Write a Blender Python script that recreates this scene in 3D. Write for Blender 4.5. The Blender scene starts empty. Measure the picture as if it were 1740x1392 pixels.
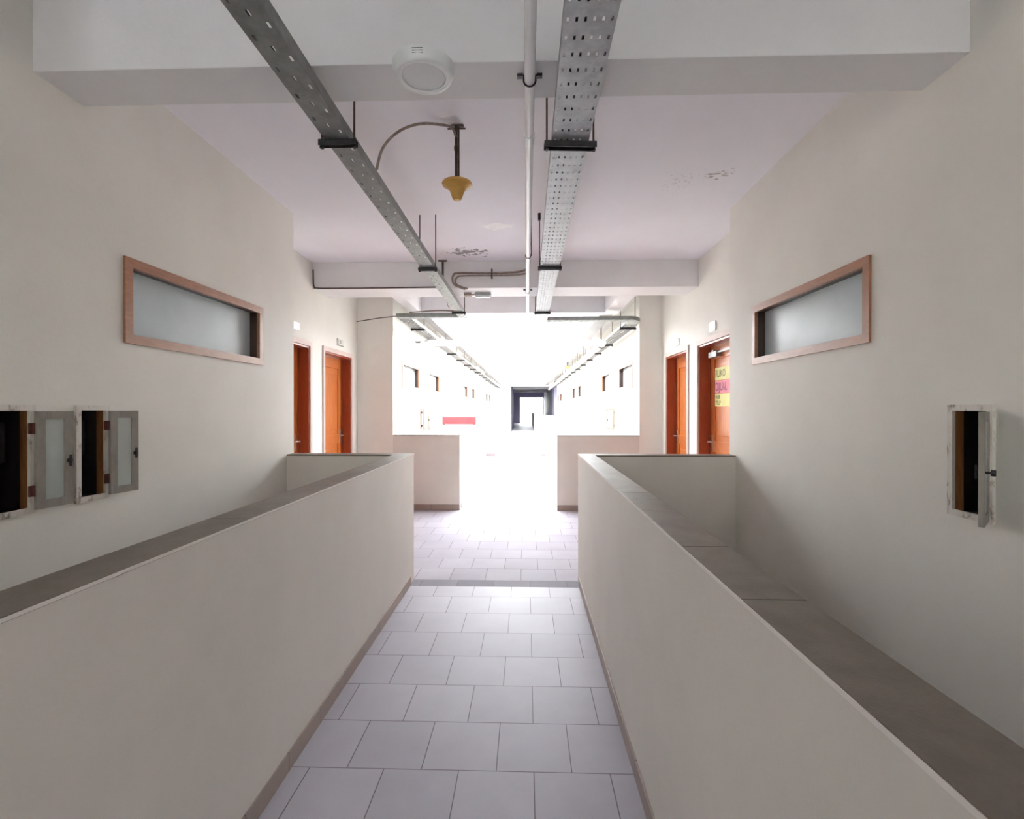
import bpy, bmesh, math, random
from mathutils import Vector, Matrix
random.seed(7)
SC = bpy.context.scene
COL = SC.collection
PI = math.pi

# ------------------------------------------------------------------ camera, sky, exposure
F_PX, W_PX = 835.0, 1740.0
cam_d = bpy.data.cameras.new('camera')
cam_d.sensor_fit = 'HORIZONTAL'; cam_d.sensor_width = 36.0
cam_d.lens = 36.0 * F_PX / W_PX
cam_d.clip_start = 0.02; cam_d.clip_end = 300
cam = bpy.data.objects.new('camera', cam_d); COL.objects.link(cam)
cam.location = (0, 0, 1.45)
cam.rotation_euler = (PI/2 - math.atan(2/F_PX), 0, math.atan(25/F_PX))
SC.camera = cam

world = bpy.data.worlds.new('sky'); SC.world = world
world.use_nodes = True
wn = world.node_tree.nodes; bgn = wn['Background']
bgn.inputs['Color'].default_value = (0.92, 0.96, 1.0, 1)
SKY = 11.0
bgn.inputs['Strength'].default_value = SKY

SC.view_settings.view_transform = 'Standard'
SC.view_settings.look = 'None'
SC.view_settings.gamma = 1
SC.view_settings.use_curve_mapping = False
SC.view_settings.exposure = 1.08
SC.cycles.max_bounces = 14
SC.cycles.diffuse_bounces = 10
SC.cycles.glossy_bounces = 4
SC.cycles.use_denoising = True

def portal(name, loc, rot, sx, sy):
    d = bpy.data.lights.new(name, 'AREA'); d.shape = 'RECTANGLE'; d.size = sx; d.size_y = sy
    d.cycles.is_portal = True
    o = bpy.data.objects.new(name, d); o.location = loc; o.rotation_euler = rot; COL.objects.link(o)
    return o

# ------------------------------------------------------------------ materials
def new_mat(name, base, rough=0.6, metal=0.0, spec=0.5):
    m = bpy.data.materials.new(name); m.use_nodes = True
    b = m.node_tree.nodes['Principled BSDF']
    b.inputs['Base Color'].default_value = (*base, 1)
    b.inputs['Roughness'].default_value = rough
    b.inputs['Metallic'].default_value = metal
    b.inputs['Specular IOR Level'].default_value = spec
    return m, m.node_tree, b

def noise(nt, scale, detail=3, coord=None, rough=0.5):
    n = nt.nodes.new('ShaderNodeTexNoise'); n.inputs['Scale'].default_value = scale
    n.inputs['Detail'].default_value = detail; n.inputs['Roughness'].default_value = rough
    if coord: nt.links.new(coord, n.inputs['Vector'])
    return n

def coords(nt, scale=None):
    g = nt.nodes.new('ShaderNodeNewGeometry')
    if not scale: return g.outputs['Position']
    mp = nt.nodes.new('ShaderNodeMapping'); mp.inputs['Scale'].default_value = scale
    nt.links.new(g.outputs['Position'], mp.inputs['Vector'])
    return mp.outputs['Vector']

def objcoords(nt, scale=None):
    g = nt.nodes.new('ShaderNodeTexCoord')
    if not scale: return g.outputs['Object']
    mp = nt.nodes.new('ShaderNodeMapping'); mp.inputs['Scale'].default_value = scale
    nt.links.new(g.outputs['Object'], mp.inputs['Vector'])
    return mp.outputs['Vector']

def ramp(nt, fac, stops):
    r = nt.nodes.new('ShaderNodeValToRGB')
    e = r.color_ramp.elements
    while len(e) < len(stops): e.new(0.5)
    for i, (p, c) in enumerate(stops):
        e[i].position = p; e[i].color = (*c, 1) if len(c) == 3 else c
    nt.links.new(fac, r.inputs['Fac'])
    return r.outputs['Color']

def mix(nt, fac, a, b):
    m = nt.nodes.new('ShaderNodeMix'); m.data_type = 'RGBA'
    for sock, v in ((m.inputs[0], fac), (m.inputs[6], a), (m.inputs[7], b)):
        if hasattr(v, 'is_linked') or hasattr(v, 'links'): nt.links.new(v, sock)
        else: sock.default_value = v if isinstance(v, (int, float)) else (*v, 1)
    return m.outputs[2]

def math_n(nt, op, a, b=None, c=None):
    m = nt.nodes.new('ShaderNodeMath'); m.operation = op
    for i, v in enumerate((a, b, c)):
        if v is None: continue
        if isinstance(v, (int, float)): m.inputs[i].default_value = v
        else: nt.links.new(v, m.inputs[i])
    return m.outputs[0]

def bump(nt, b, height, dist=0.002, strength=0.5):
    n = nt.nodes.new('ShaderNodeBump'); n.inputs['Distance'].default_value = dist
    n.inputs['Strength'].default_value = strength
    nt.links.new(height, n.inputs['Height']); nt.links.new(n.outputs['Normal'], b.inputs['Normal'])

def paint(name, base, var=0.05, rough=0.62, spec=0.3, dark=None):
    m, nt, b = new_mat(name, base, rough, 0, spec)
    p = coords(nt)
    n1 = noise(nt, 1.3, 5, p, 0.6)
    d = dark or tuple(c * (1 - var * 1.6) for c in base)
    c = ramp(nt, n1.outputs['Fac'], [(0.35, d), (0.62, base)])
    nt.links.new(c, b.inputs['Base Color'])
    n2 = noise(nt, 38, 4, p, 0.6)
    bump(nt, b, n2.outputs['Fac'], 0.0022, 0.35)
    return m

def blob(nt, cx, cy, rx, ry, edge, nscale, nlow, nhigh, stretch=(1, 1, 1)):
    """a patch with a torn outline on a horizontal surface, round world point (cx, cy)"""
    pos = coords(nt)
    s = nt.nodes.new('ShaderNodeSeparateXYZ'); nt.links.new(pos, s.inputs[0])
    dx = math_n(nt, 'DIVIDE', math_n(nt, 'SUBTRACT', s.outputs[0], cx), rx)
    dy = math_n(nt, 'DIVIDE', math_n(nt, 'SUBTRACT', s.outputs[1], cy), ry)
    d2 = math_n(nt, 'ADD', math_n(nt, 'MULTIPLY', dx, dx), math_n(nt, 'MULTIPLY', dy, dy))
    n = noise(nt, nscale, 4, coords(nt, stretch), 0.6)
    v = math_n(nt, 'SUBTRACT', n.outputs['Fac'], math_n(nt, 'MULTIPLY', d2, edge))
    mr = nt.nodes.new('ShaderNodeMapRange'); mr.inputs['From Min'].default_value = nlow; mr.inputs['From Max'].default_value = nhigh
    nt.links.new(v, mr.inputs['Value'])
    return mr.outputs[0]

M = {}
WALL_C = (0.80, 0.785, 0.73)
M['wall'] = paint('cream_wall_paint', WALL_C, 0.04)
M['parapet'] = paint('parapet_paint', (0.71, 0.675, 0.62), 0.05)
M['beam'] = paint('beam_paint', (0.78, 0.775, 0.785), 0.05)
M['eave'] = paint('glare_dimmed_eave_render', (0.30, 0.285, 0.275), 0.12)  # eave beams darkened in colour to counter the overbright outdoor light
M['far_shade'] = paint('blue_grey_corridor_shade', (0.20, 0.19, 0.27), 0.05)  # dimness of the far corridor put into its wall and ceiling colour
M['slab'] = paint('roof_slab_render', (0.62, 0.60, 0.58), 0.05)
# ceiling with peeling paint
m, nt, b = new_mat('ceiling_paint', (0.72, 0.695, 0.715), 0.7, 0, 0.2)
n1 = noise(nt, 1.1, 5, coords(nt), 0.6)
c = ramp(nt, n1.outputs['Fac'], [(0.35, (0.86, 0.85, 0.90)), (0.65, (0.90, 0.885, 0.94))])
c = mix(nt, blob(nt, -0.25, 4.45, 0.17, 0.11, 0.28, 9, 0.36, 0.39, (1, 2.0, 1)), c, (0.99, 0.99, 0.99))
c = mix(nt, math_n(nt, 'MULTIPLY', blob(nt, -0.62, 5.18, 0.30, 0.17, 0.20, 17, 0.44, 0.47, (1, 1, 1)), 0.8), c, (0.20, 0.17, 0.16))
c = mix(nt, math_n(nt, 'MULTIPLY', blob(nt, 1.33, 3.52, 0.13, 0.12, 0.14, 26, 0.50, 0.54, (0.6, 1.3, 1)), 0.7), c, (0.28, 0.25, 0.2))
c = mix(nt, math_n(nt, 'MULTIPLY', blob(nt, 1.12, 3.60, 0.2, 0.26, 0.12, 30, 0.56, 0.60, (1, 1, 1)), 0.4), c, (0.40, 0.37, 0.37))
nt.links.new(c, b.inputs['Base Color'])
n2 = noise(nt, 30, 4, coords(nt)); bump(nt, b, n2.outputs['Fac'], 0.002, 0.3)
M['ceiling'] = m
# coping : dusty stone-tone tiles
m, nt, b = new_mat('coping_tile', (0.2, 0.17, 0.14), 0.45, 0, 0.4)
n1 = noise(nt, 9, 6, coords(nt), 0.65)
nt.links.new(ramp(nt, n1.outputs['Fac'], [(0.3, (0.14, 0.12, 0.095)), (0.7, (0.21, 0.18, 0.145))]), b.inputs['Base Color'])
n2 = noise(nt, 160, 3, coords(nt)); bump(nt, b, n2.outputs['Fac'], 0.001, 0.4)
M['coping'] = m
# floor tiles
def floor_mat(name, y_phase, x_phase, tile=0.3015, c1=(0.43, 0.415, 0.46), c2=(0.47, 0.455, 0.50), grout=(0.17, 0.14, 0.15), rough=0.5, gloss=0.14):
    m, nt, b = new_mat(name, c1, rough, 0, gloss)
    g = nt.nodes.new('ShaderNodeNewGeometry')
    mp = nt.nodes.new('ShaderNodeMapping'); mp.inputs['Location'].default_value = (-x_phase, -y_phase, 0)
    nt.links.new(g.outputs['Position'], mp.inputs['Vector'])
    br = nt.nodes.new('ShaderNodeTexBrick')
    br.offset = 0.5; br.offset_frequency = 2; br.squash = 1
    br.inputs['Color1'].default_value = (*c1, 1); br.inputs['Color2'].default_value = (*c2, 1)
    br.inputs['Mortar'].default_value = (*grout, 1)
    br.inputs['Scale'].default_value = 1; br.inputs['Mortar Size'].default_value = 0.0021
    br.inputs['Mortar Smooth'].default_value = 0.1; br.inputs['Bias'].default_value = 0
    br.inputs['Brick Width'].default_value = tile; br.inputs['Row Height'].default_value = tile
    nt.links.new(mp.outputs['Vector'], br.inputs['Vector'])
    n1 = noise(nt, 2.2, 5, coords(nt), 0.6)
    dirt = ramp(nt, n1.outputs['Fac'], [(0.3, (0.88, 0.86, 0.86)), (0.7, (1, 1, 1))])
    mm = nt.nodes.new('ShaderNodeMix'); mm.data_type = 'RGBA'; mm.blend_type = 'MULTIPLY'; mm.inputs[0].default_value = 1
    nt.links.new(br.outputs['Color'], mm.inputs[6]); nt.links.new(dirt, mm.inputs[7])
    nt.links.new(mm.outputs[2], b.inputs['Base Color'])
    inv = math_n(nt, 'SUBTRACT', 1.0, br.outputs['Fac']); bump(nt, b, inv, 0.0015, 0.6)
    rr = math_n(nt, 'ADD', math_n(nt, 'MULTIPLY', n1.outputs['Fac'], 0.18), rough - 0.09)
    nt.links.new(rr, b.inputs['Roughness'])
    return m
M['floor'] = floor_mat('floor_tiles', 1.957, 0.029)
M['floor_far'] = floor_mat('landing_tiles', 4.13, 0.10, c1=(0.40, 0.385, 0.43), c2=(0.44, 0.425, 0.47), rough=0.6, gloss=0.03)
M['floor_bounce'] = floor_mat('light_bounce_tiles', 7.145, 0.10, c1=(0.60, 0.59, 0.60), c2=(0.64, 0.63, 0.64), grout=(0.36, 0.35, 0.36))  # outdoor tiles lightened so they bounce more light onto the ceiling
M['strip'] = floor_mat('threshold_tiles', 3.83, 0.18, c1=(0.20, 0.19, 0.22), c2=(0.26, 0.25, 0.28), rough=0.6, gloss=0.04)
M['skirt'] = floor_mat('skirting_tiles', 0.12, 0.0, c1=(0.36, 0.30, 0.265), c2=(0.39, 0.33, 0.29), rough=0.4)
# woods
def wood(name, a, bcol, rough=0.35, sc=(6, 6, 0.7), coat=0.2):
    m, nt, b = new_mat(name, a, rough, 0, 0.5)
    n1 = noise(nt, 9, 6, objcoords(nt, sc), 0.65); n1.inputs['Distortion'].default_value = 0.6
    nt.links.new(ramp(nt, n1.outputs['Fac'], [(0.3, a), (0.7, bcol)]), b.inputs['Base Color'])
    b.inputs['Coat Weight'].default_value = coat; b.inputs['Coat Roughness'].default_value = 0.25
    bump(nt, b, n1.outputs['Fac'], 0.001, 0.25)
    return m
M['door'] = wood('orange_door_wood', (0.50, 0.125, 0.022), (0.66, 0.20, 0.04))
M['jamb'] = wood('red_brown_jamb_wood', (0.26, 0.035, 0.010), (0.36, 0.06, 0.015))
M['winwood'] = wood('window_frame_wood', (0.30, 0.125, 0.06), (0.42, 0.19, 0.10), 0.4, (6, 1, 6))
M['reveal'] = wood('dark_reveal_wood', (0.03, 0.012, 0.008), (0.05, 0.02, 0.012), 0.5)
M['rawwood'] = wood('bare_meter_wood', (0.22, 0.085, 0.025), (0.40, 0.18, 0.06), 0.6, (8, 8, 1), 0)
M['casing'] = paint('door_casing_paint', (0.66, 0.52, 0.47), 0.06, 0.5)
# painted dirty timber
m, nt, b = new_mat('worn_white_timber', (0.5, 0.48, 0.44), 0.6)
n1 = noise(nt, 22, 6, coords(nt, (1, 1, 0.5)), 0.7)
nt.links.new(ramp(nt, n1.outputs['Fac'], [(0.36, (0.22, 0.18, 0.14)), (0.46, (0.66, 0.63, 0.57)), (0.75, (0.76, 0.74, 0.69))]), b.inputs['Base Color'])
M['timber'] = m
m, nt, b = new_mat('grey_door_timber', (0.3, 0.285, 0.25), 0.6)
n1 = noise(nt, 18, 6, coords(nt, (1, 1, 0.3)), 0.7)
nt.links.new(ramp(nt, n1.outputs['Fac'], [(0.3, (0.22, 0.205, 0.175)), (0.7, (0.36, 0.34, 0.30))]), b.inputs['Base Color'])
M['greytimber'] = m
# glass, metal, plastics
m, nt, b = new_mat('frosted_glass', (0.52, 0.60, 0.63), 0.22, 0, 0.5)
n1 = noise(nt, 5, 4, coords(nt)); nt.links.new(ramp(nt, n1.outputs['Fac'], [(0.3, (0.50, 0.585, 0.61)), (0.7, (0.56, 0.64, 0.67))]), b.inputs['Base Color'])
n2 = noise(nt, 220, 2, coords(nt)); bump(nt, b, n2.outputs['Fac'], 0.0008, 0.3)
M['frost'] = m
m, nt, b = new_mat('clouded_inspection_glass', (0.50, 0.56, 0.54), 0.3); M['boxglass'] = m
n1 = noise(nt, 6, 3, coords(nt)); nt.links.new(ramp(nt, n1.outputs['Fac'], [(0.3, (0.47, 0.53, 0.51)), (0.7, (0.54, 0.60, 0.58))]), b.inputs['Base Color'])
def metal(name, a, c2, rough=0.5, met=0.7, sc=14):
    m, nt, b = new_mat(name, a, rough, met)
    n1 = noise(nt, sc, 6, coords(nt), 0.7)
    nt.links.new(ramp(nt, n1.outputs['Fac'], [(0.32, a), (0.68, c2)]), b.inputs['Base Color'])
    return m
M['galv'] = metal('galvanised_steel', (0.27, 0.28, 0.285), (0.40, 0.41, 0.42), 0.5, 0.55)
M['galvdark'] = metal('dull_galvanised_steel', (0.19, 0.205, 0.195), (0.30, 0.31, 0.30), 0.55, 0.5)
M['dimmed'] = metal('glare_dimmed_steel', (0.09, 0.088, 0.085), (0.17, 0.165, 0.16), 0.65, 0.3)  # outdoor tray steel toned down because daylight there overexposes it
M['black'] = metal('dark_steel', (0.018, 0.018, 0.02), (0.05, 0.048, 0.05), 0.5, 0.4)
M['rust'] = metal('rusty_rod_steel', (0.045, 0.03, 0.024), (0.11, 0.075, 0.055), 0.7, 0.3, 40)
M['conduit'] = metal('stained_conduit', (0.22, 0.165, 0.13), (0.38, 0.32, 0.28), 0.6, 0.1, 25)
M['cable'] = metal('black_cable_sheath', (0.012, 0.012, 0.013), (0.025, 0.025, 0.028), 0.5, 0)
M['pvc'] = metal('white_pipe_plastic', (0.82, 0.82, 0.84), (0.87, 0.87, 0.88), 0.25, 0, 6)
M['lampwhite'] = metal('lamp_white_plastic', (0.74, 0.76, 0.76), (0.78, 0.80, 0.80), 0.35, 0, 5)
M['diffuser'] = metal('lamp_diffuser_plastic', (0.62, 0.63, 0.65), (0.66, 0.67, 0.69), 0.45, 0, 5)
M['ochre'] = metal('ochre_shade_plastic', (0.50, 0.27, 0.055), (0.62, 0.36, 0.09), 0.45, 0, 12)
M['plate'] = metal('number_plate_white', (0.85, 0.86, 0.9), (0.9, 0.9, 0.93), 0.4, 0, 5)
M['platecream'] = metal('number_plate_cream', (0.62, 0.62, 0.56), (0.7, 0.7, 0.64), 0.4, 0, 5)
M['ink'] = metal('dark_ink', (0.03, 0.035, 0.03), (0.05, 0.05, 0.05), 0.6, 0, 5)
M['yellow'] = metal('yellow_paper', (0.72, 0.66, 0.22), (0.78, 0.73, 0.30), 0.6, 0, 8)
M['pink'] = metal('red_pink_paper', (0.72, 0.16, 0.22), (0.80, 0.28, 0.32), 0.6, 0, 8)
M['purpleink'] = metal('purple_ink', (0.22, 0.03, 0.12), (0.3, 0.05, 0.15), 0.6, 0, 8)
M['brownink'] = metal('olive_ink', (0.14, 0.13, 0.04), (0.2, 0.18, 0.06), 0.6, 0, 8)
M['red'] = metal('red_banner_vinyl', (0.60, 0.03, 0.04), (0.68, 0.05, 0.06), 0.5, 0, 3)
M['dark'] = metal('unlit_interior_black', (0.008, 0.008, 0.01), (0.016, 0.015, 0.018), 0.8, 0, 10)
M['steel'] = metal('brushed_steel', (0.6, 0.6, 0.6), (0.7, 0.7, 0.7), 0.3, 0.9, 10)
M['hingered'] = metal('rusty_hinge', (0.07, 0.02, 0.015), (0.14, 0.04, 0.03), 0.6, 0.2, 60)
M['edge'] = paint('chipped_white_edge', (0.82, 0.78, 0.74), 0.04)

# ------------------------------------------------------------------ mesh helpers
class MB:
    def __init__(s): s.bm = bmesh.new()
    def box(s, x0, x1, y0, y1, z0, z1, bev=0.0, mat=None):
        x0, x1 = min(x0, x1), max(x0, x1); y0, y1 = min(y0, y1), max(y0, y1); z0, z1 = min(z0, z1), max(z0, z1)
        mtx = Matrix.Translation(((x0+x1)/2, (y0+y1)/2, (z0+z1)/2)) @ Matrix.Diagonal((x1-x0, y1-y0, z1-z0, 1))
        if mat is not None: mtx = mat @ mtx
        r = bmesh.ops.create_cube(s.bm, size=1, matrix=mtx)
        if bev > 0:
            es = {e for v in r['verts'] for e in v.link_edges}
            bmesh.ops.bevel(s.bm, geom=list(es), offset=bev, segments=2, affect='EDGES', profile=0.6)
        return s
    def cyl(s, p0, p1, r, seg=16, r2=None):
        p0, p1 = Vector(p0), Vector(p1); d = p1 - p0
        q = d.to_track_quat('Z', 'Y').to_matrix().to_4x4()
        mtx = Matrix.Translation((p0+p1)/2) @ q
        bmesh.ops.create_cone(s.bm, cap_ends=True, segments=seg, radius1=r, radius2=r if r2 is None else r2, depth=d.length, matrix=mtx)
        return s
    def tube(s, pts, r, seg=10):
        pts = [Vector(p) for p in pts]; rings = []; up = Vector((0, 0, 1)); prev = None
        for i, p in enumerate(pts):
            t = (pts[min(i+1, len(pts)-1)] - pts[max(i-1, 0)]).normalized()
            if prev is None:
                a = t.orthogonal().normalized()
            else:
                a = (prev - t * prev.dot(t)).normalized()
            prev = a; b = t.cross(a)
            rings.append([s.bm.verts.new(p + (a*math.cos(k*2*PI/seg) + b*math.sin(k*2*PI/seg))*r) for k in range(seg)])
        for i in range(len(rings)-1):
            for k in range(seg):
                s.bm.faces.new((rings[i][k], rings[i][(k+1) % seg], rings[i+1][(k+1) % seg], rings[i+1][k]))
        s.bm.faces.new(rings[0][::-1]); s.bm.faces.new(rings[-1])
        return s
    def lathe(s, prof, c=(0, 0, 0), seg=40):
        rings = []
        for r, z in prof:
            if r < 1e-6: rings.append([s.bm.verts.new((c[0], c[1], c[2]+z))])
            else: rings.append([s.bm.verts.new((c[0]+r*math.cos(k*2*PI/seg), c[1]+r*math.sin(k*2*PI/seg), c[2]+z)) for k in range(seg)])
        for A, B in zip(rings, rings[1:]):
            for k in range(seg):
                a, a2 = A[k % len(A)], A[(k+1) % len(A)]; b, b2 = B[k % len(B)], B[(k+1) % len(B)]
                vs = [a, a2, b2, b]; u = []
                for v in vs:
                    if v not in u: u.append(v)
                if len(u) >= 3: s.bm.faces.new(u)
        return s
    def grid_wall(s, us, vs, solid, P, t0, t1):
        """a slab made of cells between the breakpoints us, vs; P(u, v, t) gives the 3D point"""
        bm = s.bm; cache = {}
        def V(i, j, t):
            k = (i, j, t)
            if k not in cache: cache[k] = bm.verts.new(P(us[i], vs[j], t))
            return cache[k]
        n, m_ = len(us)-1, len(vs)-1
        sol = lambda i, j: 0 <= i < n and 0 <= j < m_ and solid(i, j)
        for i in range(n):
            for j in range(m_):
                if not sol(i, j): continue
                bm.faces.new((V(i, j, t0), V(i+1, j, t0), V(i+1, j+1, t0), V(i, j+1, t0)))
                bm.faces.new((V(i, j, t1), V(i, j+1, t1), V(i+1, j+1, t1), V(i+1, j, t1)))
                for di, dj, a, b in ((-1, 0, (i, j), (i, j+1)), (1, 0, (i+1, j+1), (i+1, j)), (0, -1, (i+1, j), (i, j)), (0, 1, (i, j+1), (i+1, j+1))):
                    if not sol(i+di, j+dj):
                        bm.faces.new((V(*a, t0), V(*b, t0), V(*b, t1), V(*a, t1)))
        return s
    def build(s, name, mat, parent=None, smooth=False, loc=None):
        bm = s.bm
        bmesh.ops.recalc_face_normals(bm, faces=bm.faces[:])
        me = bpy.data.meshes.new(name); bm.to_mesh(me); bm.free()
        me.materials.append(mat)
        if smooth:
            for p in me.polygons: p.use_smooth = True
            me.set_sharp_from_angle(angle=math.radians(35))
        o = bpy.data.objects.new(name, me); COL.objects.link(o)
        if parent: o.parent = parent
        if loc: o.location = loc
        return o

def tag(o, label=None, cat=None, group=None, kind=None):
    if label: o['label'] = label
    if cat: o['category'] = cat
    if group: o['group'] = group
    if kind: o['kind'] = kind
    return o
def empty(name, loc=(0, 0, 0), rz=0):
    o = bpy.data.objects.new(name, None); o.location = loc; o.rotation_euler = (0, 0, rz); COL.objects.link(o)
    o.empty_display_size = 0.1
    return o
def copy_tree(o, parent=None):
    c = o.copy(); COL.objects.link(c)
    if parent: c.parent = parent
    for ch in [x for x in bpy.data.objects if x.parent == o]: copy_tree(ch, c)
    return c
def S(o, label, cat): return tag(o, label, cat, kind='structure')

def holes_solid(us, vs, holes):
    def f(i, j):
        cu, cv = (us[i]+us[i+1])/2, (vs[j]+vs[j+1])/2
        return not any(a < cu < b and c < cv < d for a, b, c, d in holes)
    return f
def wall_x(name, x, side, y0, y1, z0, z1, holes=(), mat=None, label='', th=0.16, parent=None):
    """wall along Y with its visible face at x; side -1: body behind towards -X"""
    us = sorted({y0, y1, *[h[0] for h in holes], *[h[1] for h in holes]})
    vs = sorted({z0, z1, *[h[2] for h in holes], *[h[3] for h in holes]})
    b = MB().grid_wall(us, vs, holes_solid(us, vs, holes), lambda u, v, t: (x + side*t, u, v), 0.0, th)
    o = b.build(name, mat or M['wall'], parent)
    return S(o, label, 'wall') if label else o
def wall_y(name, y, dirn, x0, x1, z0, z1, holes=(), mat=None, label='', th=0.14, parent=None):
    us = sorted({x0, x1, *[h[0] for h in holes], *[h[1] for h in holes]})
    vs = sorted({z0, z1, *[h[2] for h in holes], *[h[3] for h in holes]})
    b = MB().grid_wall(us, vs, holes_solid(us, vs, holes), lambda u, v, t: (u, y + dirn*t, v), 0.0, th)
    o = b.build(name, mat or M['wall'], parent)
    return S(o, label, 'wall') if label else o

# ------------------------------------------------------------------ plan of the place (metres)
XL, XR = -1.98, 1.68          # main side walls beside the light wells
RL, RR = -2.42, 1.90          # recessed side walls of the landings
PL, PR = -0.955, 0.43         # inner faces of the parapets
PLo, PRo = -1.095, 0.555      # outer faces of the parapets
HP = 1.07                     # parapet height
ZC, ZB, ZW = 3.10, 2.80, -3.2 # ceiling, beam underside, bottom of the wells
Y0, Y1 = 4.0, 6.97            # landing in front of the camera, end of the covered part
WZ = (1.772, 2.20)
winL = [(2.356, 3.618), (0.2, 1.2)]
winR = [(2.45, 3.70)]
boxL = [(1.745, 1.910), (2.095, 2.260)]
boxR = [(1.816, 1.998)]
BZ = (1.035, 1.46)
winL = winL[:1]
wells = [(-0.25, 4.0), (6.97, 11.3), (14.9, 19.2), (22.8, 27.1)]
landings = [(-3.8, -0.25), (4.0, 6.97), (11.3, 14.9), (19.2, 22.8), (27.1, 30.0)]

REAR = -9.0   # unseen roof behind the viewer ends here, placed to trim fill light; sky beyond
# ---- floors
def slab(name, x0, x1, y0, y1, z0, z1, mat, label, cat='floor'):
    return S(MB().box(x0, x1, y0, y1, z0, z1).build(name, mat), label, cat)
fl = MB(); fl.box(PLo, PRo, -0.25, 3.98, -0.2, 0).box(RL-.1, RR+.1, -3.9, -0.25, -0.2, 0)
S(fl.build('floor', M['floor']), 'pale grey square floor tiles of the near walkway between two parapets', 'floor')
slab('floor_strip', PLo, PRo, 3.98, 4.13, -0.2, 0, M['strip'], 'darker cut tile strip across the walkway where the landing begins')
lf = MB(); lf.box(RL-.1, RR+.1, 4.13, 7.02, -0.2, 0)
S(lf.build('floor_landing', M['floor_far']), 'pale tiled landing floor in front of the four orange doors', 'floor')
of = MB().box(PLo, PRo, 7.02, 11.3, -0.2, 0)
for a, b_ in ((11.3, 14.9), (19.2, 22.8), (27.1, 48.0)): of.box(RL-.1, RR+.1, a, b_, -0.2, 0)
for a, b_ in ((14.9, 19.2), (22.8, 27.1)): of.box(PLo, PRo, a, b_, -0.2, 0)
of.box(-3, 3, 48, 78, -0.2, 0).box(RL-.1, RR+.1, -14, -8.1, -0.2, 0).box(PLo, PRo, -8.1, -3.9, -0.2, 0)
S(of.build('floor_far', M['floor_bounce']), 'lightened tiled walkway running into the distance beyond the opening', 'floor')
slab('ground', -6, 6, -15, 80, ZW-.2, ZW, M['slab'], 'grey concrete storey far below, at the bottom of the light wells', 'ground')

# ---- main side walls, along the wells
def well_walls(i, a, b_, where):
    if i == 0:
        hl = [(*w, *WZ) for w in winL] + [(*w, *BZ) for w in boxL]
        hr = [(*w, *WZ) for w in winR] + [(*w, *BZ) for w in boxR]
        b_ = 4.12
    else:
        hl = [(a+.78, a+2.0, *WZ), (a+2.87, a+4.08, *WZ)]; hr = [(a+.83, a+2.03, *WZ), (a+2.96, a+4.05, *WZ)]
        if i == 1: hl.append((9.02, 9.185, *BZ)); hr.append((9.40, 9.582, *BZ))
        if i == 2: hl = [(15.12, 16.33, *WZ), (17.36, 18.53, *WZ)]; hr = [(15.15, 16.1, *WZ), (16.9, 18.05, *WZ)]
    if i: a += 0.14 if i == 1 else 0.14
    n = 'wall_left' if i == 0 else 'wall_left_' + where[0]
    wall_x(n, XL, -1, a, b_, ZW, ZC, hl, label=f'cream side wall on the left{where[1]}')
    n = 'wall_right' if i == 0 else 'wall_right_' + where[0]
    wall_x(n, XR, 1, a, b_, ZW, ZC, hr, label=f'cream side wall on the right{where[1]}')
    return hl, hr
W = [('near', ' nearest the viewer, with a high frosted window and small meter box'),
     ('court', ' just beyond the opening, bleached by daylight, with two high windows'),
     ('court_second', ', second bleached stretch beyond the opening'),
     ('court_third', ', third bleached stretch, farthest before the dark corridor')]
HOLES = [well_walls(i, a, b_, W[i]) for i, (a, b_) in enumerate(wells)]

# ---- recessed walls at the landings with doors
DZ = 2.14
DOORL = [(4.49, 5.40), (5.80, 6.685)]
DOORR = [(4.61, 5.485), (5.86, 6.72)]
DOOR2L, DOOR2R = (12.6, 13.485), (11.78, 12.62)
def casing_hole(d): return (d[0], d[1], 0.0, DZ)
where = {1: ('landing', ' with two orange doors behind the parapet'), 2: ('landing_second', ' of the first open-air landing'), 3: ('landing_third', ' of the second open-air landing'), 4: ('landing_fourth', ' of the last landing before the dark corridor')}
for i, (a, b_) in enumerate(landings):
    if i == 0:
        wall_x('wall_left_rear', RL, -1, a-.1, b_+.05, ZW, ZC, label='cream recessed wall on the left, beside and behind the viewer')
        wall_x('wall_right_rear', RR, 1, a-.1, b_+.05, ZW, ZC, label='cream recessed wall on the right, beside and behind the viewer')
        continue
    hl = [casing_hole(d) for d in DOORL] if i == 1 else [casing_hole(DOOR2L)] if i == 2 else []
    hr = [casing_hole(d) for d in DOORR] if i == 1 else [casing_hole(DOOR2R)] if i == 2 else []
    n, t = where[i]
    wall_x('wall_left_' + n, RL, -1, a, b_, ZW, ZC, hl, label='cream recessed wall on the left' + t)
    wall_x('wall_right_' + n, RR, 1, a, b_-(.001 if i == 4 else 0), ZW, ZC, hr, label='cream recessed wall on the right' + t)

# returns (faces across the corridor where well wall meets recess, and the full-height faces)
def ret(name, x0, x1, y, label, th=0.15, dirn=1, z0=ZW): return wall_y(name, y, dirn, x0, x1, z0, ZC, label=label, th=th)
# near well far end: main wall thickness already forms the return; behind the viewer
ret('wall_left_return', RL, XL-.16, -0.25, 'narrow return closing the left recess beside the viewer')
ret('wall_right_return', XR+.16, RR+.001, -0.25, 'narrow return closing the right recess beside the viewer')
ret('wall_left_corner', RL-.1, XL-.16, 4.12, 'narrow wall return left where the landing widens', dirn=-1)
ret('wall_right_corner', XR+.16, RR+.1, 4.12, 'narrow wall return right where the landing widens', dirn=-1)
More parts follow.
